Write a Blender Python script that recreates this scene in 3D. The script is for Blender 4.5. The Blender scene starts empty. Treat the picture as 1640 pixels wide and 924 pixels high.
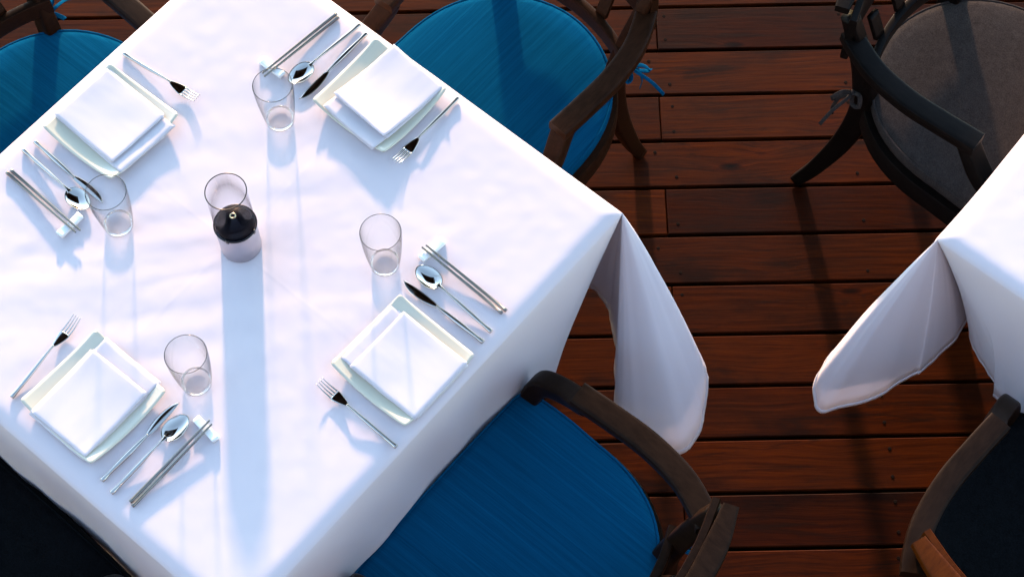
import bpy, bmesh, math, random
import numpy as np
from mathutils import Vector, Matrix, noise
random.seed(7)
C = bpy.context.scene.collection
sc = bpy.context.scene
PI = math.pi

# ------------------------------------------------------------------ camera
F, TILT, ROLL, H = 3078.2, .45295, -.018859, 4.151
fw = Vector((0, math.sin(TILT), -math.cos(TILT)))
rt0 = Vector((1, 0, 0)); up0 = Vector((0, math.cos(TILT), math.sin(TILT)))
rt = rt0*math.cos(ROLL) + up0*math.sin(ROLL)
up = -rt0*math.sin(ROLL) + up0*math.cos(ROLL)
cd = bpy.data.cameras.new('camera'); cam = bpy.data.objects.new('camera', cd); C.objects.link(cam)
cam.matrix_world = Matrix(((rt.x, up.x, -fw.x, 0), (rt.y, up.y, -fw.y, 0), (rt.z, up.z, -fw.z, H), (0, 0, 0, 1)))
cd.sensor_width = 36; cd.lens = F/1640*36; cd.clip_end = 2000
sc.camera = cam

# ------------------------------------------------------------------ light
SUN_EL, SUN_AZ = 10.0, -4.0          # degrees; azimuth from +Y, positive towards +X
w = bpy.data.worlds.new("World"); sc.world = w; w.use_nodes = True
nt = w.node_tree; nt.nodes.clear()
sky = nt.nodes.new('ShaderNodeTexSky'); sky.sky_type = 'NISHITA'; sky.sun_disc = False
sky.sun_elevation = math.radians(SUN_EL); sky.sun_rotation = math.radians(SUN_AZ)
sky.air_density = 1.0; sky.dust_density = .2; sky.ozone_density = 1.05
bg = nt.nodes.new('ShaderNodeBackground'); bg.inputs['Strength'].default_value = .15
wo = nt.nodes.new('ShaderNodeOutputWorld')
nt.links.new(sky.outputs[0], bg.inputs[0]); nt.links.new(bg.outputs[0], wo.inputs[0])
sl = bpy.data.lights.new('sun', 'SUN'); sl.energy = 2.0; sl.angle = math.radians(2.6); sl.color = (.84, .53, .35)
so = bpy.data.objects.new('sun', sl); C.objects.link(so)
e, a_ = math.radians(SUN_EL), math.radians(SUN_AZ)
sd = Vector((math.sin(a_)*math.cos(e), math.cos(a_)*math.cos(e), math.sin(e)))
so.rotation_euler = sd.to_track_quat('Z', 'Y').to_euler(); so.location = sd*20
sc.view_settings.view_transform = 'Standard'; sc.view_settings.look = 'None'
sc.view_settings.gamma = 1; sc.view_settings.use_curve_mapping = False
sc.view_settings.exposure = 2.98

# ------------------------------------------------------------------ helpers
def at(px, py, z):
    "world point at height z seen at photograph pixel (px, py): used to survey real positions"
    d = fw + rt*((px-820)/F) + up*((462-py)/F)
    s = (z-H)/d.z
    return Vector((d.x*s, d.y*s, z))
YT = .84995; TH = .75
UU = Vector((-math.sin(YT), math.cos(YT), 0)); VV = Vector((-math.cos(YT), -math.sin(YT), 0))
COR = at(997, 338, 0.); COR = Vector((.22461, 1.82334, 0))
def uv(u, v, z=0): return COR + UU*u + VV*v + Vector((0, 0, z))

class MB:
    def __init__(s): s.v = []; s.f = []; s.m = []; s.attr = []
    def add(s, vs, fs, mi=0, a=0.):
        o = len(s.v); s.v += [tuple(p) for p in vs]; s.f += [tuple(i+o for i in f) for f in fs]
        s.m += [mi]*len(fs); s.attr += [a]*len(fs)
    def grid(s, rows, closed=False, mi=0, cap=False):
        n = len(rows[0]); vs = [p for r in rows for p in r]; fs = []
        for i in range(len(rows)-1):
            for j in range(n if closed else n-1):
                k = (j+1) % n
                fs.append((i*n+j, i*n+k, (i+1)*n+k, (i+1)*n+j))
        if cap:
            fs.append(tuple(reversed(range(n)))); fs.append(tuple((len(rows)-1)*n+j for j in range(n)))
        s.add(vs, fs, mi)
    def build(s, name, mats, parent=None, smooth=True, merge=0, sharp=None, uvs=False):
        me = bpy.data.meshes.new(name); me.from_pydata(s.v, [], s.f)
        mats = mats if isinstance(mats, (list, tuple)) else [mats]
        for m in mats: me.materials.append(m)
        me.polygons.foreach_set('material_index', s.m)
        if any(s.attr):
            at_ = me.attributes.new('pid', 'FLOAT', 'FACE'); at_.data.foreach_set('value', s.attr)
        bm = bmesh.new(); bm.from_mesh(me)
        if merge: bmesh.ops.remove_doubles(bm, verts=bm.verts, dist=merge)
        bmesh.ops.recalc_face_normals(bm, faces=bm.faces)
        for f in bm.faces: f.smooth = smooth
        if sharp:
            for ed in bm.edges:
                if len(ed.link_faces) == 2 and ed.calc_face_angle(0) > math.radians(sharp): ed.smooth = False
        bm.to_mesh(me); bm.free()
        o = bpy.data.objects.new(name, me); C.objects.link(o)
        if parent: o.parent = parent
        return o

def tag(o, label=None, cat=None, group=None, kind=None):
    if label: o['label'] = label
    if cat: o['category'] = cat
    if group: o['group'] = group
    if kind: o['kind'] = kind
    return o
def thing(name, loc=(0, 0, 0), rz=0):
    o = bpy.data.objects.new(name, None); C.objects.link(o); o.location = loc; o.rotation_euler = (0, 0, rz)
    o.empty_display_size = .05
    return o
def copy_tree(o, parent=None):
    c = o.copy(); C.objects.link(c); c.parent = parent
    for ch in [x for x in C.objects if x.parent == o]: copy_tree(ch, c)
    return c
def cat_rom(pts, n):
    out = []
    P = [pts[0]*2-pts[1]] + list(pts) + [pts[-1]*2-pts[-2]]
    for i in range(1, len(P)-2):
        a, b, c, d = P[i-1:i+3]
        for k in range(n):
            t = k/n
            out.append(.5*((2*b)+(c-a)*t+(2*a-5*b+4*c-d)*t*t+(3*b-a-3*c+d)*t**3))
    out.append(P[-2]); return out
def ring(w, h, n=16, p=4.):
    r = []
    for k in range(n):
        t = 2*PI*(k+.5)/n; c, s = math.cos(t), math.sin(t)
        r.append((w/2*math.copysign(abs(c)**(2/p), c), h/2*math.copysign(abs(s)**(2/p), s)))
    return r
def sweep(mb, pts, prof, upv=Vector((0, 0, 1)), n=6, p=6., seg=16, mi=0, ups=None):
    "sweep a rounded rectangle; prof = (width, height) per control point"
    q = cat_rom([Vector(x) for x in pts], n); pr = cat_rom([Vector((a, b, 0)) for a, b in prof], n)
    u_ = cat_rom([Vector(x) for x in ups], n) if ups else None
    rows = []
    for i, c in enumerate(q):
        t = (q[min(i+1, len(q)-1)]-q[max(i-1, 0)]).normalized()
        uu = u_[i] if u_ else upv
        s = t.cross(uu).normalized(); nn = s.cross(t).normalized()
        rows.append([c+s*x+nn*y for x, y in ring(pr[i].x, pr[i].y, seg, p)])
    mb.grid(rows, True, mi, cap=True)
def lathe(mb, prof, n=48, mi=0, c=(0, 0)):
    rows = [[(c[0]+r*math.cos(2*PI*k/n), c[1]+r*math.sin(2*PI*k/n), z) for k in range(n)] for r, z in prof]
    mb.grid(rows, True, mi)
def loft(mb, secs, n=14, p=2.4, mi=0):
    "sections across x at stations y: (y, xl, xr, z, h)"
    rows = []
    for y, xl, xr, z, h in secs:
        rows.append([((xl+xr)/2+a, y, z+b) for a, b in ring(xr-xl, h, n, p)])
    mb.grid(rows, True, mi, cap=True)

# ------------------------------------------------------------------ materials
def mat(name, col=(.5, .5, .5), rough=.5, metal=0., **kw):
    m = bpy.data.materials.new(name); m.use_nodes = True
    b = m.node_tree.nodes['Principled BSDF']
    b.inputs['Base Color'].default_value = (*col, 1); b.inputs['Roughness'].default_value = rough
    b.inputs['Metallic'].default_value = metal
    for k, v in kw.items(): b.inputs[k.replace('_', ' ')].default_value = v
    return m
class G:
    def __init__(s, m): s.t = m.node_tree; s.b = s.t.nodes.get('Principled BSDF')
    def n(s, ty, **kw):
        x = s.t.nodes.new('ShaderNode'+ty)
        for k, v in kw.items(): setattr(x, k, v)
        return x
    def l(s, a, b): s.t.links.new(a, b)
    def math(s, op, a, b=None, c=None):
        x = s.n('Math', operation=op)
        for i, q in enumerate((a, b, c)):
            if q is None: continue
            if isinstance(q, (int, float)): x.inputs[i].default_value = q
            else: s.l(q, x.inputs[i])
        return x.outputs[0]
    def mapping(s, src, scale=(1, 1, 1), rot=(0, 0, 0)):
        x = s.n('Mapping'); s.l(src, x.inputs[0]); x.inputs['Scale'].default_value = scale; x.inputs['Rotation'].default_value = rot
        return x.outputs[0]
    def noise(s, src, scale=5, detail=4, rough=.5, dist=0):
        x = s.n('TexNoise'); s.l(src, x.inputs['Vector']); x.inputs['Scale'].default_value = scale
        x.inputs['Detail'].default_value = detail; x.inputs['Roughness'].default_value = rough; x.inputs['Distortion'].default_value = dist
        return x.outputs['Fac']
    def ramp(s, src, stops):
        x = s.n('ValToRGB'); s.l(src, x.inputs[0]); r = x.color_ramp
        while len(r.elements) < len(stops): r.elements.new(.5)
        for e_, (p, c) in zip(r.elements, stops): e_.position = p; e_.color = (*c, 1) if not isinstance(c, float) else (c, c, c, 1)
        return x.outputs[0]
    def mix(s, f, a, b, mode='MIX'):
        x = s.n('Mix', data_type='RGBA', blend_type=mode)
        if isinstance(f, (int, float)): x.inputs[0].default_value = f
        else: s.l(f, x.inputs[0])
        for i, q in ((6, a), (7, b)):
            if isinstance(q, tuple): x.inputs[i].default_value = (*q, 1)
            else: s.l(q, x.inputs[i])
        return x.outputs[2]
    def bump(s, h, strength=.3, dist=.01, nrm=None):
        x = s.n('Bump'); s.l(h, x.inputs['Height']); x.inputs['Strength'].default_value = strength; x.inputs['Distance'].default_value = dist
        if nrm: s.l(nrm, x.inputs['Normal'])
        s.l(x.outputs[0], s.b.inputs['Normal']); return x.outputs[0]

def deck_material():
    m = mat('deck_wood', rough=.42); g = G(m)
    tc = g.n('TexCoord').outputs['Object']
    at_ = g.n('Attribute', attribute_name='pid').outputs['Fac']
    cx = g.n('CombineXYZ'); g.l(g.math('MULTIPLY', at_, 37.), cx.inputs[0]); g.l(g.math('MULTIPLY', at_, 11.), cx.inputs[1])
    ad = g.n('VectorMath', operation='ADD'); g.l(tc, ad.inputs[0]); g.l(cx.outputs[0], ad.inputs[1]); P = ad.outputs[0]
    # knots
    vo = g.n('TexVoronoi'); g.l(g.mapping(P, (3.2, 9, 1)), vo.inputs['Vector']); vo.inputs['Scale'].default_value = 1
    vo.inputs['Randomness'].default_value = 1
    d = vo.outputs['Distance']
    sep = g.n('SeparateXYZ'); g.l(P, sep.inputs[0])
    warp = g.math('MULTIPLY', g.math('POWER', g.math('SUBTRACT', 1., g.math('MINIMUM', d, 1.)), 4.), .03)
    lo = g.noise(g.mapping(P, (1.2, 5, 1)), 1.5, 2)
    yy = g.math('ADD', g.math('ADD', sep.outputs[1], warp), g.math('MULTIPLY', lo, .05))
    c2 = g.n('CombineXYZ'); g.l(sep.outputs[0], c2.inputs[0]); g.l(yy, c2.inputs[1])
    grain = g.noise(g.mapping(c2.outputs[0], (2.2, 75, 1)), 1.6, 6, .62)
    fine = g.noise(g.mapping(c2.outputs[0], (9, 420, 1)), 1., 3, .6)
    wv = g.n('TexWave', wave_type='BANDS', bands_direction='Y'); g.l(g.mapping(c2.outputs[0], (.15, 1, 1)), wv.inputs['Vector'])
    wv.inputs['Scale'].default_value = 19; wv.inputs['Distortion'].default_value = 3.5; wv.inputs['Detail'].default_value = 2
    gr = g.math('ADD', g.math('MULTIPLY', grain, .36), g.math('ADD', g.math('MULTIPLY', wv.outputs['Fac'], .03), .10))
    gr = g.math('ADD', gr, g.math('MULTIPLY', fine, .32))
    col = g.ramp(gr, [(.24, (.0070, .0012, .0002)), (.40, (.022, .0038, .0004)), (.53, (.044, .0082, .0008)), (.72, (.088, .0200, .0026))])
    # plank tone, blotches and dark wear
    tone = g.ramp(at_, [(0, (.55, .50, .48)), (.5, (.95, .92, .88)), (1, (1.35, 1.35, 1.2))])
    col = g.mix(1., col, tone, 'MULTIPLY')
    bl = g.noise(g.mapping(P, (2.5, 7, 1)), 1.3, 5, .6)
    col = g.mix(1., col, g.ramp(bl, [(.32, (.30, .27, .27)), (.45, (.85, .83, .82)), (.68, (1.3, 1.25, 1.1))]), 'MULTIPLY')
    kn = g.ramp(d, [(.035, (.12, .08, .08)), (.075, (.5, .42, .4)), (.11, (1.25, 1.1, 1.0)), (.2, (1., 1., 1.))])
    col = g.mix(1., col, kn, 'MULTIPLY')
    st = g.noise(g.mapping(P, (1.1, 9, 1)), 2.3, 6, .75, 1.)
    col = g.mix(g.ramp(st, [(.56, 0.), (.66, .8)]), col, (.009, .0030, .0014))
    g.l(col, g.b.inputs['Base Color'])
    g.l(g.ramp(bl, [(.3, .50), (.7, .34)]), g.b.inputs['Roughness'])
    g.b.inputs['Specular IOR Level'].default_value = .04
    g.bump(g.math('ADD', g.math('MULTIPLY', gr, .7), g.math('MULTIPLY', st, .3)), .5, .002)
    return m
def wood_material(name, base, hi, rough=.4):
    m = mat(name, base, rough); g = G(m); tc = g.n('TexCoord').outputs['Object']
    g.b.inputs['Specular IOR Level'].default_value = .05
    gr = g.noise(g.mapping(tc, (30, 8, 30)), 4, 6, .65, .4)
    gr2 = g.noise(tc, 9, 3)
    f = g.math('ADD', g.math('MULTIPLY', gr, .7), g.math('MULTIPLY', gr2, .3))
    g.l(g.ramp(f, [(.32, base), (.68, hi)]), g.b.inputs['Base Color'])
    g.bump(gr, .25, .001)
    return m
def cloth_material(name, col):
    m = mat(name, col, .85); g = G(m); tc = g.n('TexCoord').outputs['Object']
    b = g.b; b.inputs['Specular IOR Level'].default_value = .08
    wx = g.n('TexWave', bands_direction='X'); g.l(tc, wx.inputs[0]); wx.inputs['Scale'].default_value = 260
    wy = g.n('TexWave', bands_direction='Y'); g.l(tc, wy.inputs[0]); wy.inputs['Scale'].default_value = 260
    wv = g.math('ADD', wx.outputs['Fac'], wy.outputs['Fac'])
    wr = g.noise(tc, 14, 5, .55, .6); w2 = g.noise(tc, 5, 3, .5, .4)
    h1 = g.bump(wv, .10, .0003)
    x = g.n('Bump'); g.l(g.math('ADD', g.math('MULTIPLY', wr, .3), w2), x.inputs['Height']); x.inputs['Strength'].default_value = .18; x.inputs['Distance'].default_value = .002
    g.l(h1, x.inputs['Normal']); g.l(x.outputs[0], b.inputs['Normal'])
    tr = g.n('BsdfTranslucent'); tr.inputs[0].default_value = (.60, .62, .72, 1); g.l(x.outputs[0], tr.inputs['Normal'])
    mx = g.n('MixShader'); mx.inputs[0].default_value = .25
    g.l(b.outputs[0], mx.inputs[1]); g.l(tr.outputs[0], mx.inputs[2])
    g.l(mx.outputs[0], g.t.nodes['Material Output'].inputs[0])
    return m
def fabric_material(name, c1, c2, striped=True, rough=.8):
    m = mat(name, c1, rough); g = G(m); tc = g.n('TexCoord').outputs['Object']
    if striped:
        s1 = g.noise(g.mapping(tc, (260, 1.2, 1.2)), 1., 3, .6); s2 = g.noise(g.mapping(tc, (420, 14, 14)), 1., 3, .6)
        s3 = g.noise(g.mapping(tc, (120, .6, .6)), 1., 2, .5)
        f = g.math('ADD', g.math('ADD', g.math('MULTIPLY', s1, .45), g.math('MULTIPLY', s2, .3)), g.math('MULTIPLY', s3, .25))
        g.l(g.ramp(f, [(.33, c1), (.67, c2)]), g.b.inputs['Base Color']); g.bump(f, .5, .0015)
    else:
        s1 = g.noise(tc, 330, 2, .7); s2 = g.noise(tc, 60, 4, .6); f = g.math('ADD', g.math('MULTIPLY', s1, .7), g.math('MULTIPLY', s2, .3))
        g.l(g.ramp(f, [(.35, c1), (.65, c2)]), g.b.inputs['Base Color']); g.bump(f, .5, .001)
    g.b.inputs['Specular IOR Level'].default_value = .0
    return m
def glass_material(name, tint=(1, 1, 1), refl=1.0, f0=.012):
    "thin blown glass: clear transmission with a Fresnel reflection"
    m = bpy.data.materials.new(name); m.use_nodes = True; g = G(m); g.t.nodes.clear()
    o = g.n('OutputMaterial'); tr = g.n('BsdfTransparent'); gl = g.n('BsdfGlossy'); gl.inputs['Roughness'].default_value = .02
    lw = g.n('LayerWeight'); lw.inputs[0].default_value = .5
    p = g.math('POWER', lw.outputs['Facing'], 4.5)
    f = g.math('ADD', g.math('MULTIPLY', p, refl*.55), f0)
    col = g.mix(g.math('POWER', lw.outputs['Facing'], 4.), tint, tuple(x*.55 for x in tint)); g.l(col, tr.inputs[0])
    mx = g.n('MixShader'); g.l(f, mx.inputs[0]); g.l(tr.outputs[0], mx.inputs[1]); g.l(gl.outputs[0], mx.inputs[2]); g.l(mx.outputs[0], o.inputs[0])
    return m
def steel_material():
    m = mat('polished_steel', (.48, .43, .39), .10, 1.); g = G(m); tc = g.n('TexCoord').outputs['Object']
    n = g.noise(g.mapping(tc, (120, 20, 120)), 3, 4, .6); g.l(g.ramp(n, [(.3, .07), (.7, .09)]), g.b.inputs['Roughness'])
    return m
M_deck = deck_material()
M_cloth = cloth_material('white_cotton', (.73, .66, .685))
M_napkin = cloth_material('white_linen', (.71, .665, .69))
M_frame = wood_material('stained_teak', (.0105, .0038, .0016), (.029, .0108, .0050))
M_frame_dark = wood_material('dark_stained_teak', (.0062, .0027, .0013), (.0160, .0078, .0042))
M_frame_black_shade = wood_material('black_and_shaded_teak', (.0022, .0017, .0016), (.0062, .0045, .0038))  # dark wood of the grey chair; painted shade on the lower left chair
M_frame_warm = wood_material('orange_brown_teak', (.034, .0070, .0006), (.075, .0170, .0016))
M_blue = fabric_material('blue_striped_fabric', (.0010, .035, .082), (.0024, .062, .134))
M_grey = fabric_material('grey_woven_fabric', (.017, .0145, .0140), (.036, .031, .029), False)
M_cushion_shade = fabric_material('shaded_woven_fabric', (.0024, .0027, .0031), (.0060, .0066, .0074), False)  # near-black cushion cloth with the shade painted into its colour
M_steel = steel_material()
M_darksteel = mat('dark_steel', (.20, .18, .165), .14, 1.)
M_china = mat('cream_china', (.56, .53, .42), .22, Coat_Weight=.3, Coat_Roughness=.06)
M_chinaw = mat('white_china', (.82, .84, .84), .2, Coat_Weight=.3)
M_glass = glass_material('clear_glass')
M_glassbase = glass_material('thick_glass', (.985, .99, .99), 1.2, .03)
g = G(M_glassbase); o_ = g.t.nodes['Material Output']; prev_ = o_.inputs[0].links[0].from_socket
gb_ = g.n('BsdfGlass'); gb_.inputs['IOR'].default_value = 1.45; mx_ = g.n('MixShader'); mx_.inputs[0].default_value = .7
g.l(prev_, mx_.inputs[1]); g.l(gb_.outputs[0], mx_.inputs[2]); g.l(mx_.outputs[0], o_.inputs[0])
M_smoke = glass_material('smoked_rim_glass', (.985, .98, .99), .3, .004)
M_black = mat('black_resin', (.0015, .0015, .005), .45, Specular_IOR_Level=.03)
M_rimblack = mat('black_rim', (.008, .007, .008), .3)
M_cup = mat('satin_mauve_metal', (.42, .39, .45), .45, .6)
M_brass = mat('brass_ring', (.75, .66, .45), .25, 1.)
M_under = mat('dark_soil', (.015, .012, .010), .95)
M_screw = mat('rusty_screw', (.006, .003, .002), .9, Specular_IOR_Level=.05)

# ------------------------------------------------------------------ ground and deck
g_ = MB(); g_.add([(-400, -400, -.35), (400, -400, -.35), (400, 400, -.35), (-400, 400, -.35)], [(0, 1, 2, 3)])
gg = G(M_under); gg.l(gg.ramp(gg.noise(gg.n('TexCoord').outputs['Object'], 3, 5), [(.3, (.010, .008, .007)), (.7, (.03, .025, .02))]), gg.b.inputs['Base Color'])
tag(g_.build('ground', M_under), kind='structure')
PW, OFF, GAP = .1328, 2.8189, .0092
JX = at(1060, 188, 0).x
dk = MB(); rnd = random.Random(3)
def plank(mb, x0, x1, y0, y1, pid):
    c, zt, zb = .0022, 0., -.03
    dz = rnd.uniform(-.0004, .0004); zt += dz
    xs = [x0, x0+c, x1-c, x1]; 
    vs = [(x0, y0, zb), (x1, y0, zb), (x1, y1, zb), (x0, y1, zb), (x0, y0, zt-c), (x1, y0, zt-c), (x1, y1, zt-c), (x0, y1, zt-c),
          (x0+c, y0+c, zt), (x1-c, y0+c, zt), (x1-c, y1-c, zt), (x0+c, y1-c, zt)]
    fs = [(0, 1, 5, 4), (1, 2, 6, 5), (2, 3, 7, 6), (3, 0, 4, 7), (4, 5, 9, 8), (5, 6, 10, 9), (6, 7, 11, 10), (7, 4, 8, 11), (8, 9, 10, 11), (0, 3, 2, 1)]
    mb.add(vs, fs, 0, pid)
for i in range(-34, 46):
    yt, yb = OFF-i*PW-GAP/2, OFF-(i+1)*PW+GAP/2
    if i % 2 == 0: cuts = [-6, JX-2.7, JX-.002*(i % 3), JX+2.7, 6]
    else: cuts = [-6, JX-4.05, JX-1.35, JX+1.35+(.0 if i % 4 == 1 else .45*2), 6]
    for k in range(len(cuts)-1): plank(dk, cuts[k]+.0012, cuts[k+1]-.0012, yb, yt, rnd.random()*.98+.01)
    for j in range(-8, 9):
        x = JX + j*.45 + .025 + rnd.uniform(-.006, .006)
        for side in (0, 1):
            if rnd.random() < .25: continue
            xx = x - (.05 if (j == 0 and i % 2 and side) else 0); y = (yb+.026 if side == 0 else yt-.026)+rnd.uniform(-.004, .004)
            r = .0045; n = 10
            dk.add([(xx+r*math.cos(2*PI*k/n), y+r*math.sin(2*PI*k/n), .0) for k in range(n)]+[(xx+r*.8*math.cos(2*PI*k/n), y+r*.8*math.sin(2*PI*k/n), .0009) for k in range(n)],
                   [(k, (k+1) % n, n+(k+1) % n, n+k) for k in range(n)]+[tuple(range(n, 2*n))], 1)
for j in range(-8, 9):   # joists under the boards
    x = JX+j*.45
    vs = [(x+a, b, z) for a in (-.03, .03) for b in (-3.2, 7.3) for z in (-.16, -.034)]
    dk.add(vs, [(0, 1, 3, 2), (4, 6, 7, 5), (0, 4, 5, 1), (2, 3, 7, 6), (1, 5, 7, 3), (0, 2, 6, 4)], 0, .1)
tag(dk.build('wooden_deck', [M_deck, M_screw], smooth=False), kind='structure')

# ------------------------------------------------------------------ unseen objects added to block sky and darken reflections
M_blocker_canvas = fabric_material('blocker_canvas', (.080, .066, .048), (.12, .10, .072), False)
M_backdrop_board = wood_material('backdrop_cladding', (.09, .082, .080), (.15, .138, .135), .7)
t = thing('skyblocker', (-.15, 3.15, 0))  # added canopy, never in view: blocks sky so the cutlery reflects dark
m = MB(); hw = 1.2
rows = []
for k in range(9):
    r_ = k/8; z_ = 3.25-.62*r_**1.15
    row = []
    for j in range(64):
        a = 2*PI*j/64; sx, sy = math.cos(a), math.sin(a); q = hw*r_/max(abs(sx), abs(sy)); row.append((q*sx*(1-.03*abs(math.sin(2*a))), q*sy*(1-.03*abs(math.sin(2*a))), z_-.05*r_*abs(math.sin(2*a))))
    rows.append(row)
rows.append([(x, y, z-.16) for x, y, z in rows[-1]])
m.grid(rows, True); m.build('blocker_canopy', M_blocker_canvas, t)
m = MB(); sweep(m, [(3.2, .6, 0), (3.2, .6, 2.6), (2.9, .5, 3.3), (1.4, .2, 3.5), (0, 0, 3.4), (0, 0, 3.2)], [(.07, .07)]*6, upv=Vector((0, 1, .01))); m.build('blocker_pole', M_frame, t)
m = MB(); lathe(m, [(.0005, .004), (.35, .004), (.35, .06), (.06, .09), (.06, .3), (.036, .3)], 32, c=(3.2, .6)); m.build('base', M_rimblack, t)
for j in range(8):
    a = 2*PI*j/8; L = hw*(1.36 if j % 2 else .97); m = MB(); sweep(m, [(0, 0, 3.2), (L*.5*math.cos(a), L*.5*math.sin(a), 2.92), (L*math.cos(a), L*math.sin(a), 2.60)], [(.02, .03)]*3, n=3); m.build('blocker_rib', M_frame, t)
tag(t, 'added unseen canvas parasol behind the tables, blocking sky and darkening reflections', 'skyblocker')
t = thing('added_backdrop', (0, -4.5, 0)); m = MB()  # added wall block, never in view: darkens reflections and cuts sky light
for k in range(44):
    z_ = k*.15-.3; m.grid([[(x, y, z) for x, y in ((-9, 0), (9, 0), (9, -.03), (-9, -.03))] for z in (z_, z_+.145)], True, cap=True)
m.build('added_cladding', M_backdrop_board, t, smooth=False)
m = MB(); m.grid([[(x, y, z) for x, y in ((-9, -.035), (9, -.035), (9, -4), (-9, -4))] for z in (-.3, 6.2)], True, cap=True); m.build('added_wall', M_backdrop_board, t, smooth=False)
tag(t, 'added unseen timber clad building behind the viewer, darkening reflections and cutting sky light', 'backdrop')

# ------------------------------------------------------------------ tables
def make_table(org, A, B, La, Lb, label):
    "square restaurant table below its cloth"
    t = thing('dining_table', org + A*(La/2)+B*(Lb/2)); base = t.location.copy()
    def P(a, b, z): return org+A*a+B*b+Vector((0, 0, z))-base
    m = MB(); lo, hi = .705, TH-.008
    q = [(.012, .012), (La-.012, .012), (La-.012, Lb-.012), (.012, Lb-.012)]
    m.grid([[P(a, b, z) for a, b in q] for z in (lo, hi)], True, cap=True)
    m.build('tabletop', M_frame, t, smooth=False)
    for sa in (.27, La-.27):
        for sb in (.27, Lb-.27):
            l = MB(); sweep(l, [P(sa, sb, 0), P(sa, sb, .35), P(sa, sb, .704)], [(.045, .045), (.052, .052), (.06, .06)], upv=A, n=3)
            l.build('leg', M_frame, t)
    tag(t, label, 'table', 'dining tables on the deck')
    return t
def make_cloth(org, A, B, La, Lb, ear_world, label, seed, D=.42, lean1=.02):
    """cloth draped over a rectangular table. org = corner seen in the photo, A/B = its two sides.
    seq holds (top a, top b, hem a, hem b, hem z, softness, keep)"""
    def nz(x, s): return noise.noise(Vector((x*s+seed*7.3, seed*3.1, .5)))
    seq = []
    def side(a0, b0, a1, b1, na, nb, n, ia, ib, lean, sa=0., sb=0.):
        # top from (a0,b0) to (a1,b1); hem inset by ia / ib at the two ends
        L = math.hypot(a1-a0, b1-b0); ta, tb = (a1-a0)/L, (b1-b0)/L
        for k in range(n+1):
            t = k/n; s = ia + (L-ia-ib)*t
            o = lean + .010*nz(s+a0*3+b0*5, 6)+.006*math.sin(s*17+seed)
            o += .0*t
            seq.append((a0+ta*L*t, b0+tb*L*t, a0+ta*s+na*o, b0+tb*s+nb*o, TH-D+.008*nz(s, 9), 1.))
    zh = TH-D
    def W2L(p): d = p-org; return d.dot(A), d.dot(B)
    def ear(c, t1, n1, t2, n2, inset=.24):
        # natural corner fold: t1 arrives, t2 leaves
        ca, cb = c
        def add(x1, o1, x2, z): # x1 back along t1, o1 out along n1, x2 out along n2
            seq.append((ca, cb, ca-t1[0]*x1+n1[0]*o1+n2[0]*x2, cb-t1[1]*x1+n1[1]*o1+n2[1]*x2, z, 0.))
        add(inset*.55, -.03, 0, zh); add(.06, .01, .03, zh-.02); add(.02, .12, .05, zh-.06); add(0, .2, .16, zh-.11)
        add(0, .16, .21, zh-.10); add(0, .06, .15, zh-.06); add(0, .03, .04, zh-.02); add(0, -.12, -.02, zh)
    # side 1 (b=0), from far end to the photographed corner
    side(La, 0, 0, 0, 0, -1, 40, .24, .245, lean1)
    for i, q in enumerate(ear_world):
        if len(q) == 3 and q[0] > 5: ha, hb = W2L(at(*q)); z = q[2]
        else: ha, hb, z = q[:3]
        seq.append((0, 0, ha, hb, z, 0.))
    side(0, 0, 0, Lb, -1, 0, 36, .06, .24, .02)
    ear((0, Lb), (0, 1), (-1, 0), (1, 0), (0, 1))
    side(0, Lb, La, Lb, 0, 1, 36, .24, .24, .02)
    ear((La, Lb), (1, 0), (0, 1), (0, -1), (1, 0))
    side(La, Lb, La, 0, 1, 0, 36, .24, .24, .012)
    ear((La, 0), (0, -1), (1, 0), (-1, 0), (0, -1))
    # smooth the fold sections
    S = [Vector(x[:2]) for x in seq]; dense = []
    n = len(seq)
    for i in range(n):
        p0, p1, p2, p3 = seq[i-1], seq[i], seq[(i+1) % n], seq[(i+2) % n]
        k = 8 if (p1[5] < .5 or p2[5] < .5) else 3
        for j in range(k):
            t = j/k
            r = [p1[q]+(p2[q]-p1[q])*t for q in (0, 1)]
            for q in (2, 3, 4):
                a, b, c, d = p0[q], p1[q], p2[q], p3[q]
                r.append(.5*((2*b)+(c-a)*t+(2*a-5*b+4*c-d)*t*t+(3*b-a-3*c+d)*t**3))
            r.append(p1[5]+(p2[5]-p1[5])*t); dense.append(r)
    ctr = (La/2, Lb/2)
    def P(a, b, z): return org+A*a+B*b+Vector((0, 0, z))
    mb = MB(); rows = []
    NR = 60
    for k in range(NR+1):
        r = (k/NR)**.8
        if k == 0: r = .004
        row = []
        for d in dense:
            a, b = ctr[0]+(d[0]-ctr[0])*r, ctr[1]+(d[1]-ctr[1])*r
            p = Vector((a*1.0, b*1.0, seed))
            h = .0009*noise.noise(Vector((a*5.5+b*3.2, b*4-a*1.5, seed)))+.0006*noise.noise(Vector((a*15+b*9, b*7-a*4, seed+3)))
            h += .0005*noise.noise(Vector((a*36, b*34, seed+9)))
            for (fa, fb, fo) in ((1, 0, La*.5), (0, 1, Lb*.52)):     # ironed creases
                dd = (a*fa+b*fb-fo); h += (.00016 if seed == 1 else .00045)*math.exp(-(dd/.004)**2)
            # soft drag wrinkles running across the middle of the cloth
            q = (a-.62)*.80+(b-.62)*.60; s_ = -(a-.62)*.60+(b-.62)*.80
            h += .0042*noise.noise(Vector((q*3.0, s_*15, seed+4)))*math.exp(-(q/.42)**2-(s_/.26)**2)
            h *= (1-r**14)
            h -= .010*max(0, (r-.93)/.07)**2.5
            row.append(P(a, b, TH+h))
        rows.append(row)
    NT = 18
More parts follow.
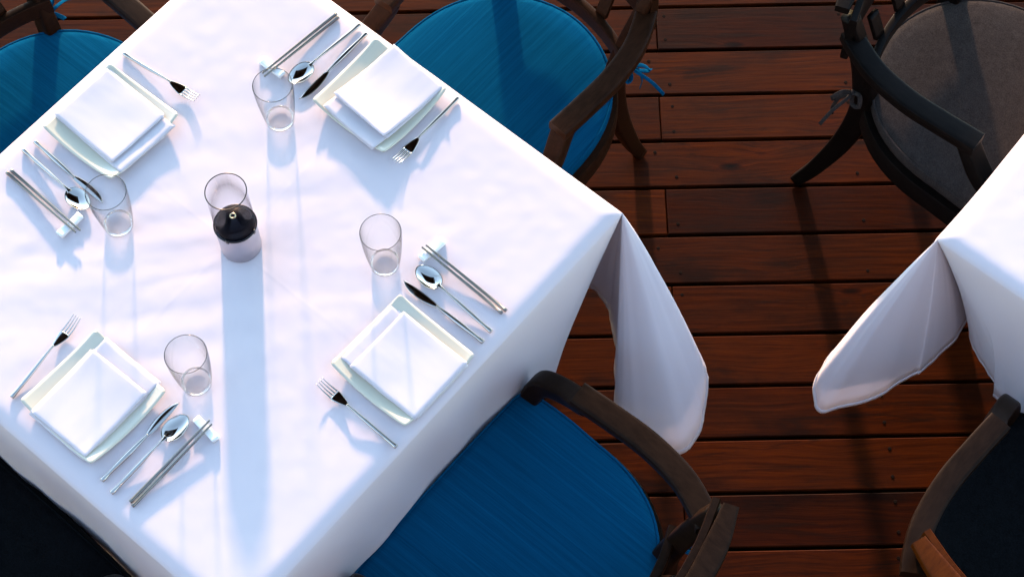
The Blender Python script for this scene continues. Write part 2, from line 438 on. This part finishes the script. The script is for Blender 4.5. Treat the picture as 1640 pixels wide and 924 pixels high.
    for k in range(1, NT+1):
        t = k/NT; tt = t**1.25
        row = []
        for d in dense:
            T = Vector((d[0], d[1], TH-.010)); Hm = Vector((d[2], d[3], d[4])); s = d[5]
            K = Vector((T.x+(Hm.x-T.x)*.75, T.y+(Hm.y-T.y)*.80, TH-.045))
            mid = (T+Hm)/2; hz = Vector((Hm.x-T.x, Hm.y-T.y, 0)); 
            K2 = mid + Vector((0, 0, .035)) + (hz.normalized()*.012 if hz.length > .02 else Vector())
            K = K*s+K2*(1-s)
            p = T*(1-tt)**2+K*2*tt*(1-tt)+Hm*tt*tt
            wr = .004*noise.noise(Vector((p.x*9, p.y*9, p.z*5+seed)))*t
            fo = (1-s)*t*.55*(.007*noise.noise(Vector((d[2]*22, d[3]*22, d[4]*22)))+.0035*noise.noise(Vector((d[2]*55, d[3]*55, d[4]*50+t*1.5))))
            wv_ = .006*s*t*noise.noise(Vector((T.x*7+t*1.2, T.y*7, seed+2)))
            p = p+Vector((wr+fo+wv_, -wr+fo+wv_, 0))
            row.append(P(p.x, p.y, p.z))
        rows.append(row)
    base = org+A*(La/2)+B*(Lb/2)+Vector((0, 0, TH))
    rows = [[p-base for p in r] for r in rows]
    mb.grid(rows, True)
    mb.add(rows[0], [tuple(range(len(rows[0])))])
    # hem: a doubled band of cloth along the edge
    o = mb.build('tablecloth', M_cloth, merge=.00002); o.location = base
    hb = MB()
    edge, prev = rows[-1], rows[-2]
    ins = [e_+(p_-e_)*(.011/max((p_-e_).length, .001)) for e_, p_ in zip(edge, prev)]
    n = len(edge); bandr = []
    for off in (.0014, -.0014):
        ra, rb = [], []
        for i in range(n):
            tg = (edge[(i+1) % n]-edge[i-1]); nn = tg.cross(prev[i]-edge[i])
            nn = nn.normalized() if nn.length > 1e-9 else Vector((0, 0, 1))
            ra.append(edge[i]+nn*off); rb.append(ins[i]+nn*off)
        bandr.append((ra, rb))
    (a1, b1), (a2, b2) = bandr
    hb.grid([b1, a1, a2, b2, b1], True)
    h = hb.build('hem', M_cloth, o)
    sol = o.modifiers.new('thick', 'SOLIDIFY'); sol.thickness = .0009; sol.offset = 0
    tag(o, label, 'tablecloth', 'white tablecloths on the dining tables')
    return o
make_table(COR, VV, UU, 1.12, 1.06, 'dining table laid for four under the large white cloth at left')
ear1 = [(.236, -.015, .33), (.15, .05, .34), (.05, .085, .35), (945, 461, .33), (965, 480, .31), (981, 525, .28), (987, 600, .26), (987, 680, .24),
        (1030, 712, .235), (1090, 728, .23), (1121, 690, .25), (1134, 620, .30), (-.02, -.21, .35), (-.06, -.10, .35), (-.05, .0, .34)]
make_cloth(COR, VV, UU, 1.12, 1.06, ear1, 'large white tablecloth with four place settings laid on it', 1)
C2 = uv(-.518, -.358)
make_table(C2, -UU, -VV, 1.10, 1.10, 'bare set dining table under the white cloth at the right edge')
ear2 = [(.30, -.01, .33), (.2, .03, .34), (.13, .06, .35), (1556, 503, .36), (1528, 545, .34), (1518, 557, .335), (1476, 596, .32), (1462, 603, .31), (1400, 638, .28),
        (1345, 655, .262), (1311, 661, .25), (1303, 622, .29), (1330, 566, .34), (-.05, -.07, .36), (-.03, .0, .35), (-.02, .04, .34)]
make_cloth(C2, -UU, -VV, 1.10, 1.10, ear2, 'empty white tablecloth at the right edge with one corner hanging loose', 2)

# ------------------------------------------------------------------ chairs
def d_half(y, w=.258, back=-.50):
    "half width of the seat at depth y (0 front, negative to the back)"
    if y > -.03: return w-.035+.035*math.sqrt(max(0, 1-((y+.03)/.03)**2))
    if y > -.19: return w+.004*math.sin((-y-.03)/.16*PI)
    t = min(1, (-y-.19)/(-back-.19)); return w*max(0, 1-t**2.5)**.52
def d_outline(grow=0., n=30):
    ys = [0-.5*(1-math.cos(PI*k/n))*.5 for k in range(n+1)]
    L = [(-d_half(y), y) for y in ys]; R = [(d_half(y), y) for y in reversed(ys)]
    pts = L + R[1:] ; pts = [Vector((x, y)) for x, y in pts]
    # front edge points
    nf = 12; fr = [Vector((d_half(0)-2*d_half(0)*k/nf, .004*math.sin(PI*k/nf))) for k in range(1, nf)]
    pts += fr
    c = Vector((0, -.23)); out = []
    for p in pts:
        d = p-c; out.append(c+d*(1+grow/d.length))
    return out, c
def ribbon(mb, pts, w=.011, tw=0.):
    sweep(mb, pts, [(w, .0022)]*len(pts), upv=Vector((.3, .2, 1)), n=5, p=3, seg=8)
def make_chair(fab, wood, label, loc, fwd, group, sd=0, railwood=None, rdy=0.):
    railwood = railwood or wood
    # local +y faces the table
    t = thing('dining_chair', loc, math.atan2(fwd.y, fwd.x)-PI/2)
    out, c = d_outline()
    # cushion
    m = MB(); zs = .445; th = .042
    prof = [(1.0-.035, -.0), (1.0-.008, .007), (1.0, .019), (1.0-.008, .031), (1-.035, .040), (1-.09, .0435), (.75, .047), (.5, .050), (.25, .052), (.02, .0525)]
    rows = []
    for r, z in [(.02, 0.), (.6, 0.)]+prof:
        row = []
        for p in out:
            q = c+(p-c)*r; zz = zs+z+(.0022*noise.noise(Vector((q.x*9, q.y*9, sd))) if z > .03 else 0)
            row.append((q.x, q.y, zz))
        rows.append(row)
    m.grid(rows, True, cap=True)
    cu = m.build('seat_cushion', fab, t)
    m = MB(); pp = [Vector((p.x, p.y, zs+.036)) for p in d_outline(-.004)[0]]
    rr = []
    for i, p in enumerate(pp):
        d = Vector((p.x-c.x, p.y-c.y, 0)).normalized()
        rr.append([p+d*(.0034*math.cos(2*PI*k/8))+Vector((0, 0, .0034*math.sin(2*PI*k/8))) for k in range(8)])
    rr.append(rr[0]); m.grid(rr, True); m.build('piping', fab, cu)
    for s in (-1, 1):
        m = MB(); b = Vector((s*.150, -.440, .478))
        k_ = b+Vector((s*.042, -.03, .012))
        ribbon(m, [b, b+Vector((s*.022, -.01, .01)), k_])
        ribbon(m, [k_, k_+Vector((s*.02, -.015, .012)), k_+Vector((s*.036, -.03, -.01)), k_+Vector((s*.02, -.026, -.025)), k_])
        ribbon(m, [k_, k_+Vector((s*.004, .02, .01)), k_+Vector((s*.016, .030, -.01)), k_+Vector((s*.014, .012, -.018)), k_])
        ribbon(m, [k_, k_+Vector((s*.025, .0, .002)), k_+Vector((s*.055, -.012, -.02)), k_+Vector((s*.085, -.02, -.05))], .009)
        ribbon(m, [k_, k_+Vector((s*.008, -.02, -.02)), k_+Vector((s*.016, -.03, -.07)), k_+Vector((s*.012, -.03, -.11))], .009)
        sweep(m, [k_+Vector((-.006, 0, 0)), k_, k_+Vector((.006, 0, 0))], [(.009, .009), (.013, .012), (.009, .009)], n=3, p=2.5, seg=8)
        m.build('cushion_tie', fab, t)
    # seat frame
    m = MB(); o2 = d_outline(.013)[0]; o1 = d_outline(-.03)[0]
    rows = [[(p.x, p.y, z) for p in o] for o, z in ((o1, .385), (o2, .385), (o2, .438), (d_outline(.010)[0], .443), (o1, .443), (o1, .385))]
    m.grid(rows, True); m.build('seat_frame', wood, t, sharp=40)
    AZ = .685
    for s in (-1, 1):
        m = MB()
        sweep(m, [(s*.245, -.035, 0), (s*.247, -.03, .2), (s*.25, -.028, .42), (s*.256, -.030, .50), (s*.262, -.055, .565), (s*.258, -.115, .615), (s*.248, -.155, .655), (s*.246, -.168, .672)],
              [(.028, .028), (.034, .034), (.040, .042), (.040, .044), (.040, .046), (.040, .046), (.042, .040), (.044, .036)],
              ups=[(0, 1, 0)]*4+[(0, .8, .5), (0, .55, .8), (0, .8, .5), (0, 1, .1)], n=6)
        m.build('front_leg', wood, t)
        m = MB()
        sweep(m, [(s*.190, -.550, 0), (s*.182, -.512, .10), (s*.171, -.465, .27), (s*.166, -.447, .42), (s*.174, -.463, .55), (s*.194, -.492+rdy*.6, .68), (s*.208, -.515+rdy, .765)],
              [(.026, .030), (.030, .038), (.036, .050), (.038, .056), (.036, .048), (.032, .042), (.030, .036)], upv=Vector((0, 1, 0)), n=6)
        m.build('rear_leg', wood, t)
        m = MB()
        sweep(m, [(s*.245, -.148, AZ), (s*.250, -.23, AZ), (s*.252, -.32, AZ), (s*.240, -.41, AZ+.002), (s*.214, -.478, AZ+.005), (s*.196, -.510, AZ+.006)],
              [(.048, .030)]*6, n=7, p=9)
        m.build('armrest', wood, t, sharp=40)
    # curved back: top rail with flat cap, lower rail, slats
    def arc(x, z): return -.575+rdy+.95*x*x+(.78-z)*.35*1.
    m = MB(); xs = [-.222, -.15, -.075, 0, .075, .15, .222]
    sweep(m, [(x, arc(x, .79), .788) for x in xs], [(.030, .020)]+[(.046, .022)]*5+[(.030, .020)], n=5, p=9)
    sweep(m, [(x, arc(x, .71)+.004, .706) for x in xs], [(.018, .145)]*7, n=5, p=9)
    br = m.build('back_rail', railwood, t, sharp=40)
    m = MB(); sweep(m, [(x*.86, arc(x, .56)+.01, .56) for x in xs], [(.020, .05)]*7, n=5, p=8); m.build('lower_back_rail', wood, t, sharp=40)
    for x in (-.09, 0, .09):
        m = MB(); sweep(m, [(x, arc(x, .58)+.008, .58), (x, arc(x, .61)+.004, .61), (x, arc(x, .64), .64)], [(.030, .012)]*3, upv=Vector((0, 1, 0)), n=3, p=8); m.build('slat', wood, t)
    return tag(t, label, 'chair', group)
gb = 'blue cushioned armchairs around the laid table'; gr_ = 'dark cushioned armchairs around the right table'
make_chair(M_blue, M_frame_dark, 'armchair with a striped blue cushion below the laid table, beside the loose cloth corner', uv(-.02, .606), UU, gb, 1).scale = (1.07, 1, 1)
make_chair(M_blue, M_frame, 'blue seated armchair with a brown armrest and dangling blue bow, at the top centre', uv(.487, .06), VV, gb, 2)
make_chair(M_blue, M_frame_dark, 'blue seated armchair with dark legs in the upper left corner', uv(.93, .52), -UU, gb, 3)
make_chair(M_cushion_shade, M_frame_black_shade, 'chair at the lower left corner with deep shade painted into its near-black colours', uv(.56, 1.15), -VV, gb, 4)  # cushion and frame colours carry the shade of this corner
make_chair(M_grey, M_frame_black_shade, 'grey cushioned armchair with a splayed dark leg, above the right table', uv(-.595, -.87), -UU, gr_, 5)
make_chair(M_cushion_shade, M_frame_dark, 'shade-painted grey cushioned armchair in the lower right corner with an orange-brown back rail', uv(-1.075, -.285), -VV, gr_, 6, M_frame_warm, .045)  # grey cushion darkened by shade put into its colour

# ------------------------------------------------------------------ tableware prototypes (local: handle end at y=0, business end at +y, lying on z=0)
HZ = [(0, -.0043, .0043, .0045, .0080), (.004, -.0046, .0046, .0046, .0086), (.02, -.0036, .0036, .0046, .0070), (.045, -.0040, .0040, .0058, .0062), (.08, -.0036, .0036, .0082, .0058), (.105, -.0026, .0026, .0102, .0048), (.12, -.0020, .0020, .0108, .0038)]
def smooth_secs(S, n=5): return [tuple(v) for v in lin5(S, n)]
def lin5(S, n):
    out = []; P = [S[0]]+list(S)+[S[-1]]
    for i in range(1, len(P)-2):
        for k in range(n):
            t = k/n; r = []
            for q in range(5):
                a, b, c, d = (P[i+j][q] for j in (-1, 0, 1, 2))
                r.append(.5*((2*b)+(c-a)*t+(2*a-5*b+4*c-d)*t*t+(3*b-a-3*c+d)*t**3))
            out.append(r)
    out.append(list(S[-1])); return out
def make_fork():
    t = thing('fork'); m = MB(); loft(m, smooth_secs(HZ+[(.128, -.0026, .0026, .0103, .0032)])); m.build('handle', M_steel, t)
    m = MB()
    rows = []
    def zc(y): return .0100-.0045*math.sin(min(1, (y-.126)/.045)*PI/2)+max(0, y-.165)**2*7.5
    for k in range(15):
        y = .126+k*.0026; u = k/14; hw = .0026+(.0118-.0026)*min(1, (u*1.25))**.7*1.0
        rows.append((y, -hw, hw, zc(y), .0022))
    loft(m, rows, n=16)
    for i in range(4):
        x0 = (i-1.5)*.0062
        sec = []
        for k in range(9):
            u = k/8; y = .160+u*.041; wd = .0040*(1-u*.62); xx = x0*(1-u*.10)
            sec.append((y, xx-wd/2, xx+wd/2, zc(y), .0021*(1-.45*u)))
        loft(m, sec, n=10)
    m.build('tines', M_steel, t); return t
def make_knife():
    t = thing('table_knife'); m = MB()
    loft(m, smooth_secs([(0, -.0045, .0045, .0055, .0085), (.005, -.0048, .0048, .0055, .009), (.02, -.0038, .0038, .0055, .0078), (.06, -.0050, .0050, .0055, .0082), (.095, -.0042, .0042, .0052, .0066), (.115, -.0026, .0026, .0045, .0046), (.121, -.0036, .0036, .0042, .0044)]))
    m.build('handle', M_steel, t)
    m = MB()
    S = [(.119, -.0030, .0034), (.124, -.0045, .0060), (.130, -.0060, .0078), (.145, -.0085, .0082), (.160, -.0098, .0078), (.175, -.0096, .0070), (.188, -.0080, .0052), (.198, -.0052, .0028), (.205, -.0018, .0004), (.208, .0002, .0010)]
    out = []
    for S_ in smooth_secs([(y, a*1.25, b*.62, .0040, .0020) for y, a, b in S], 5): out.append(S_)
    loft(m, out, n=16, p=1.5); m.build('blade', M_steel, t); return t
def make_spoon():
    t = thing('spoon'); m = MB(); loft(m, smooth_secs(HZ+[(.130, -.0022, .0022, .0112, .0034), (.140, -.0035, .0035, .0100, .0026), (.146, -.0060, .0060, .0094, .0020)])); m.build('handle', M_steel, t)
    m = MB(); cy, ry, rx = .1705, .0315, .0205; n = 40
    def row(r, dz, grow):
        R_ = []
        for k in range(n):
            a = 2*PI*k/n; x = (rx+grow)*r*math.cos(a)*(1-.10*math.sin(a)); y = cy+(ry+grow)*r*math.sin(a)
            z = .0105-.0092*(1-r*r)*1.0+dz
            R_.append((x, y, z))
        return R_
    rows = [row(.03+.97*k/14, 0, 0) for k in range(15)]+[row(1., -.0006, .0006)]+[row(1-.97*k/14, -.0013, .0002) for k in range(15)]
    m.grid(rows, True, cap=True); m.build('bowl', M_steel, t); return t
def make_chopstick():
    m = MB(); S = [(0, .0033), (.0015, .0038), (.006, .0038), (.0065, .0034), (.09, .0032), (.16, .0026), (.21, .0020), (.2125, .0016)]
    rows = []
    for y, r in S:
        rows.append([(r*math.cos(2*PI*k/14), y, .0038+y*.044+r*math.sin(2*PI*k/14)) for k in range(14)])
    m.grid(rows, True, cap=True); return m.build('chopstick', M_darksteel, sharp=50)
def make_rest():
    # long axis x, top dips in the middle
    m = MB(); rows = []
    for k in range(13):
        u = k/12*2-1; x = u*.030; h = .0085+.0030*u*u; wy = .0165
        rows.append([(x, a, h/2+b) for a, b in ring(wy, h, 16, 7)])
    m.grid(rows, True, cap=True); return m.build('chopstick_rest', M_chinaw)
def make_plate():
    S = .0985; n = 32; t_ = .0042
    def z(x, y): 
        r = (x*x+y*y)/(S*S); return .0052+.0165*(r/2)**1.9
    def sq(i): return (i/n*2-1)
    top = []; bot = []
    for i in range(n+1):
        a = []; b = []
        for j in range(n+1):
            x, y = sq(i)*S, sq(j)*S
            # slightly rounded corners
            k = max(0, min(abs(sq(i)), abs(sq(j)))-.9)/.1
            f = 1-.012*k*k
            x *= f; y *= f
            x, y = x*(1+.030*(1-sq(j)**2)), y*(1+.030*(1-sq(i)**2))
            a.append((x, y, z(x, y))); b.append((x*.985, y*.985, max(0.0, z(x, y)-t_)))
        top.append(a); bot.append(b)
    m = MB(); m.grid(top); m.grid(bot)
    def border(G_): return [G_[0][j] for j in range(n)]+[G_[i][n] for i in range(n)]+[G_[n][n-j] for j in range(n)]+[G_[n-i][0] for i in range(n)]
    A_, B_ = border(top), border(bot)
    mid = [tuple((Vector(p)+Vector(q))/2+Vector((p[0], p[1], 0)).normalized()*.0012) for p, q in zip(A_, B_)]
    m.grid([A_, mid, B_], True)
    return m.build('square_plate', M_china, merge=.00001)
def make_napkin(seed, band=.030, wid=.147, dep=.167, curl=0.):
    "napkin folded into a stack; the lower leaves reach further forward (+y)"
    r = random.Random(seed); m = MB()
    def slab(x0, x1, y0, y1, z0, h, lift=0., rot=0., sag=0.):
        n = 26; rows = []
        cxm, cym = (x0+x1)/2, (y0+y1)/2
        def pt(u, v, zz, ins=0.):
            x = x0+(x1-x0)*u; y = y0+(y1-y0)*v
            x += (cxm-x)*ins; y += (cym-y)*ins
            # wavy edges
            x += .0012*noise.noise(Vector((y*25, seed, z0*300)))*(abs(u-.5)*2)**3
            y += .0012*noise.noise(Vector((x*25, seed+5, z0*300)))*(abs(v-.5)*2)**3
            X = (x-cxm)*math.cos(rot)-(y-cym)*math.sin(rot)+cxm; Y = (x-cxm)*math.sin(rot)+(y-cym)*math.cos(rot)+cym
            base = .0100*((x*x+y*y)/(.0985**2)/2)**1.6*.55
            wv = .0015*noise.noise(Vector((x*16+y*6, y*13, seed+z0*50)))+.00025*noise.noise(Vector((x*70, y*20, seed)))
            return (X, Y, zz+base+wv*(1 if zz > z0+h*.5 else .6)+lift*v**3)
        top = [[pt(u/n, v/n, z0+h*(1-(max(abs(u/n-.5), abs(v/n-.5))*2)**14*.28)) for u in range(n+1)] for v in range(n+1)]
        bot = [[pt(u/n, v/n, z0) for u in range(n+1)] for v in range(n+1)]
        def border(G_): return [G_[0][j] for j in range(n)]+[G_[i][n] for i in range(n)]+[G_[n][n-j] for j in range(n)]+[G_[n-i][0] for i in range(n)]
        m.grid(top); m.grid(bot); A_, B_ = border(top), border(bot)
        mid = [((a[0]-cxm)*1.010+cxm, (a[1]-cym)*1.010+cym, (a[2]+b[2])/2) for a, b in zip(A_, B_)]
        m.grid([A_, mid, B_], True)
    w2 = wid/2; y0 = -dep/2-.008; y1 = y0+dep
    j = lambda s=.0026: r.uniform(-s, s)
    slab(-w2+j(), w2+j(), y0-.003+j(), y1+band+j(), .0060, .0022, rot=j(.022))
    slab(-w2+j(), w2+j(), y0+j(), y1+band-.001+j(), .0084, .0021, rot=j(.022), lift=curl*.4)
    slab(-w2-.001+j(), w2+j(), y0+.002+j(), y1+j(), .0107, .0022, rot=j(.022), lift=curl*.3)
    slab(-w2+.001+j(), w2+j(), y0+j(), y1-.0005+j(), .0131, .0022, rot=j(.022), lift=curl)
    return m.build('napkin', M_napkin, merge=.00001)
def make_glass():
    t = thing('water_glass'); hh, R0, R1 = .137, .0285, .0408
    def ro(z): 
        u = z/hh; return R0+(R1-R0)*(1-(1-u)**1.7)
    m = MB(); prof = []
    for k in range(25):
        z = .004+(hh-.004)*k/24; prof.append((ro(z), z))
    prof = [(R0-.004, 0.0), (R0-.0012, .001)]+prof
    inner = [(ro(z)-.0013, z) for z in [hh-(hh-.018)*k/24 for k in range(25)]]
    prof += [(R1-.0004, hh+.0006), (R1-.0009, hh+.0006)]+inner[0:]
    lathe(m, prof, 56); m.build('body', M_glass, t)
    m = MB(); ri = ro(.014)-.0016
    lathe(m, [(.0005, .0008), (R0-.006, .0008), (R0-.0022, .0030), (ro(.006)-.0014, .007), (ri, .0130), (ri-.002, .0150), (ri-.006, .0138), (ri*.5, .0122), (.0005, .0120)], 48)
    m.build('thick_base', M_glassbase, t)
    m = MB(); lathe(m, [(R1-.0012+.0007*math.cos(a), hh+.0005+.0007*math.sin(a)) for a in [2*PI*k/8 for k in range(9)]], 56); m.build('rim', M_rimgrey, t)
    return t
M_rimgrey = glass_material('glass_rim', (.20, .19, .20), 1., .10)
def make_lamp():
    t = thing('oil_lamp'); R_ = .0408
    m = MB(); lathe(m, [(.0005, .001), (R_-.002, 0), (R_, .0015), (R_, .088), (R_-.0015, .089), (R_-.0015, .08), (.0005, .08)], 64); m.build('base_cup', M_cup, t)
    m = MB(); lathe(m, [(R_+.0010+.0016*math.cos(a), .0895+.0016*math.sin(a)) for a in [2*PI*k/8 for k in range(9)]], 64)
    for a in (-1.9, -.45):    # small clips of the ring
        x, y = (R_+.001)*math.cos(a), (R_+.001)*math.sin(a)
        sweep(m, [(x, y, .084), (x, y, .090), (x, y, .094)], [(.006, .004)]*3, upv=Vector((x, y, 0)), n=2)
    m.build('ring', M_rimblack, t)
    m = MB(); lathe(m, [(R_-.0030, .086)]+[((R_-.0030)*math.cos(u), .090+.030*math.sin(u)) for u in [PI/2*k/14 for k in range(14)]]+[(.0065, .1190), (.0062, .1215), (.0045, .1215), (.0045, .117), (.0005, .117)], 64)
    m.build('reservoir', M_black, t)
    m = MB(); lathe(m, [(.0052+.0013*math.cos(a), .1222+.0013*math.sin(a)) for a in [2*PI*k/8 for k in range(9)]], 32); m.build('wick_ring', M_brass, t)
    m = MB(); lathe(m, [(R_-.0008, .0905), (R_-.0008, .2190), (R_-.0020, .2190), (R_-.0020, .0905)], 64); m.build('glass_chimney', M_smoke, t)
    m = MB(); lathe(m, [(R_-.0014+.0012*math.cos(a), .2195+.0012*math.sin(a)) for a in [2*PI*k/8 for k in range(9)]], 64); m.build('chimney_rim', M_rimblack, t)
    return t

# ------------------------------------------------------------------ lay the table
settings = {
 'BR': dict(side='beside the lower blue chair', f=UU, plate=(-.213, 1.499), rz=-.02,
            fork=((636.4, 716.4), (510, 610.9)), knife=((773.6, 547.3), (646.4, 448.2)), spoon=((789.5, 532.7), (665.9, 426.8)),
            chop=((812.7, 502.7), (676.4, 394.1)), rest=((674, 416), (710, 386)), nap=(-.206, 1.493), nrz=-.015, glass=(617, 423.6)),
 'BL': dict(side='in the lower left', f=-VV, plate=(-.803, 1.435), rz=-.02,
            fork=((14.4, 640.3), (128.7, 504.7)), knife=((160.3, 771.9), (290.5, 641)), spoon=((175, 792), (303, 664)),
            chop=((202.3, 813.8), (344.1, 673.2)), rest=((313, 669), (348, 706)), nap=(-.806, 1.427), nrz=.01, glass=(315.7, 613.6)),
 'TL': dict(side='in the upper left', f=-UU, plate=(-.815, 2.045), rz=.02,
            fork=((202.6, 88.8), (312.6, 158)), knife=((56.3, 227.3), (163.7, 324.7)), spoon=((41.1, 243.3), (137.7, 331.2)),
            chop=((13.9, 273.7), (124.3, 372.4)), rest=((132, 342), (92, 380)), nap=(-.813, 2.053), nrz=-.03, glass=(191, 361)),
 'TR': dict(side='at the top centre', f=VV, plate=(-.265, 2.095), rz=.01,
            fork=((732.9, 157.5), (633.2, 261.4)), knife=((589.4, 51.9), (476.4, 160.7)), spoon=((574.8, 40.6), (466, 132.5)),
            chop=((542.3, 22.7), (421.6, 123.4)), rest=((452, 121), (420, 98)), nap=(-.250, 2.096), nrz=-.06, glass=(449.2, 193.8)),
}
protos = dict(fork=(make_fork(), .201), knife=(make_knife(), .208), spoon=(make_spoon(), .202), chop=(make_chopstick(), .2125))
used = set()
def inst(key, proto):
    if key in used: return copy_tree(proto)
    used.add(key); return proto
ZT = TH+.0012
def lay(o, a, b, L, z=ZT):
    A_, B_ = at(*a, z+.006), at(*b, z+.006); mid = (A_+B_)/2; d = (B_-A_).normalized()
    st = mid-d*(L/2); o.location = (st.x, st.y, z); o.rotation_euler = (0, 0, math.atan2(d.y, d.x)-PI/2)
    return d
rest0 = make_rest(); glass0 = make_glass(); plate0 = make_plate()
PAIR = {'BR': 'next to the lower blue chair', 'BL': 'in the lower left place setting', 'TL': 'in the upper left place setting', 'TR': 'in the top centre place setting'}
desc = {
 'fork': {'BR': 'steel fork pointing up left, beside the plate nearest the lower blue chair', 'BL': 'steel fork with upright tines at the left edge, beside the lower left plate',
          'TL': 'steel fork pointing down right, above the upper left plate', 'TR': 'steel fork with its tines down left, right of the top centre plate'},
 'knife': {'BR': 'dark reflecting steel knife between the spoon and the plate nearest the lower blue chair', 'BL': 'steel knife with a dark blade between spoon and lower left plate',
           'TL': 'steel knife below the upper left plate, its blade tip behind a glass', 'TR': 'steel knife with a pale blade beside the top centre plate'},
 'spoon': {'BR': 'steel spoon reflecting blue sky, between knife and chopsticks near the lower blue chair', 'BL': 'steel spoon between knife and chopsticks in the lower left setting',
           'TL': 'steel spoon between knife and chopsticks in the upper left setting', 'TR': 'steel spoon between knife and chopsticks in the top centre setting'},
 'rest': {'BR': 'white china chopstick rest under the chopsticks right of the middle', 'BL': 'white china chopstick rest below the lower left glass',
          'TL': 'white china chopstick rest by the upper left glass', 'TR': 'white china chopstick rest partly behind the top glass'},
 'glass': {'BR': 'empty clear tumbler right of the oil lamp, above the lower chair place setting', 'BL': 'empty clear tumbler above the knife and spoon at lower left',
           'TL': 'empty clear tumbler at left over the corner of the upper left plate', 'TR': 'empty clear tumbler at the top below the chopstick rest'},
 'plate': {'BR': 'cream square plate nearest the lower blue chair, under a folded napkin', 'BL': 'cream square plate in the lower left by the table edge',
           'TL': 'cream square plate in the upper left by the table edge', 'TR': 'cream square plate at the top centre near the brown armchair'},
 'napkin': {'BR': 'folded white napkin on the plate nearest the lower blue chair', 'BL': 'folded white napkin with a forward flap on the lower left plate',
            'TL': 'folded white napkin on the upper left plate', 'TR': 'folded white napkin with a raised top flap on the top centre plate'},
}
for i, (k, s) in enumerate(settings.items()):
    rz = math.atan2(s['f'].y, s['f'].x)-PI/2
    p = inst('plate', plate0); p.location = (*s['plate'], ZT); p.rotation_euler = (0, 0, rz+s['rz'])
    tag(p, desc['plate'][k], 'plate', 'square cream plates')
    nk = make_napkin(11+i*5, curl={'TR': .010, 'BL': .003}.get(k, .001), band={'BR': .028, 'BL': .036, 'TL': .033, 'TR': .034}[k])
    nx = s['plate']; nc = Vector((*s['nap'], 0)); nk.location = (nc.x, nc.y, ZT+.001); nk.rotation_euler = (0, 0, rz+s['nrz'])
    tag(nk, desc['napkin'][k], 'napkin', 'folded white napkins on the plates')
    for key, nm in (('fork', 'forks'), ('knife', 'knives'), ('spoon', 'spoons')):
        pr, L = protos[key]; o = inst(key, pr); lay(o, *s[key], L); tag(o, desc[key][k], key, 'steel %s of the place settings' % nm)
    a, b = s['chop']
    for q, off in enumerate((-.0046, .0046)):
        o = inst('chop', protos['chop'][0]); d = lay(o, a, b, .2125); side = Vector((-d.y, d.x, 0))
        skew = (.0, .006)[q]; o.location = o.location + side*off*1.0 + d*(.003 if q else 0)
        o.rotation_euler[2] += (.010 if q == 0 else -.004)*(-1 if off > 0 else 1)*.4
        which = 'nearer the spoon' if q else 'farther from the spoon'
        if k in ('BR', 'BL', 'TL', 'TR'): which = {0: 'outer', 1: 'inner'}[q]
        tag(o, 'steel chopstick %s the spoon %s' % ('away from' if q == 0 else 'nearest', PAIR[k]), 'chopstick', 'steel chopsticks lying in pairs')
    ra, rb = at(*s['rest'][0], ZT+.005), at(*s['rest'][1], ZT+.005); o = inst('rest', rest0); m_ = (ra+rb)/2; dd = rb-ra
    o.location = (m_.x, m_.y, ZT); o.rotation_euler = (0, 0, math.atan2(dd.y, dd.x)); tag(o, desc['rest'][k], 'chopstick rest', 'white china chopstick rests')
    o = inst('glass', glass0); o.location = at(*s['glass'], ZT); tag(o, desc['glass'][k], 'glass', 'clear water tumblers')
lp = make_lamp(); lp.location = at(386.5, 392, ZT)
tag(lp, 'glass oil lamp with a black domed reservoir and mauve metal base, in the table middle', 'oil lamp')
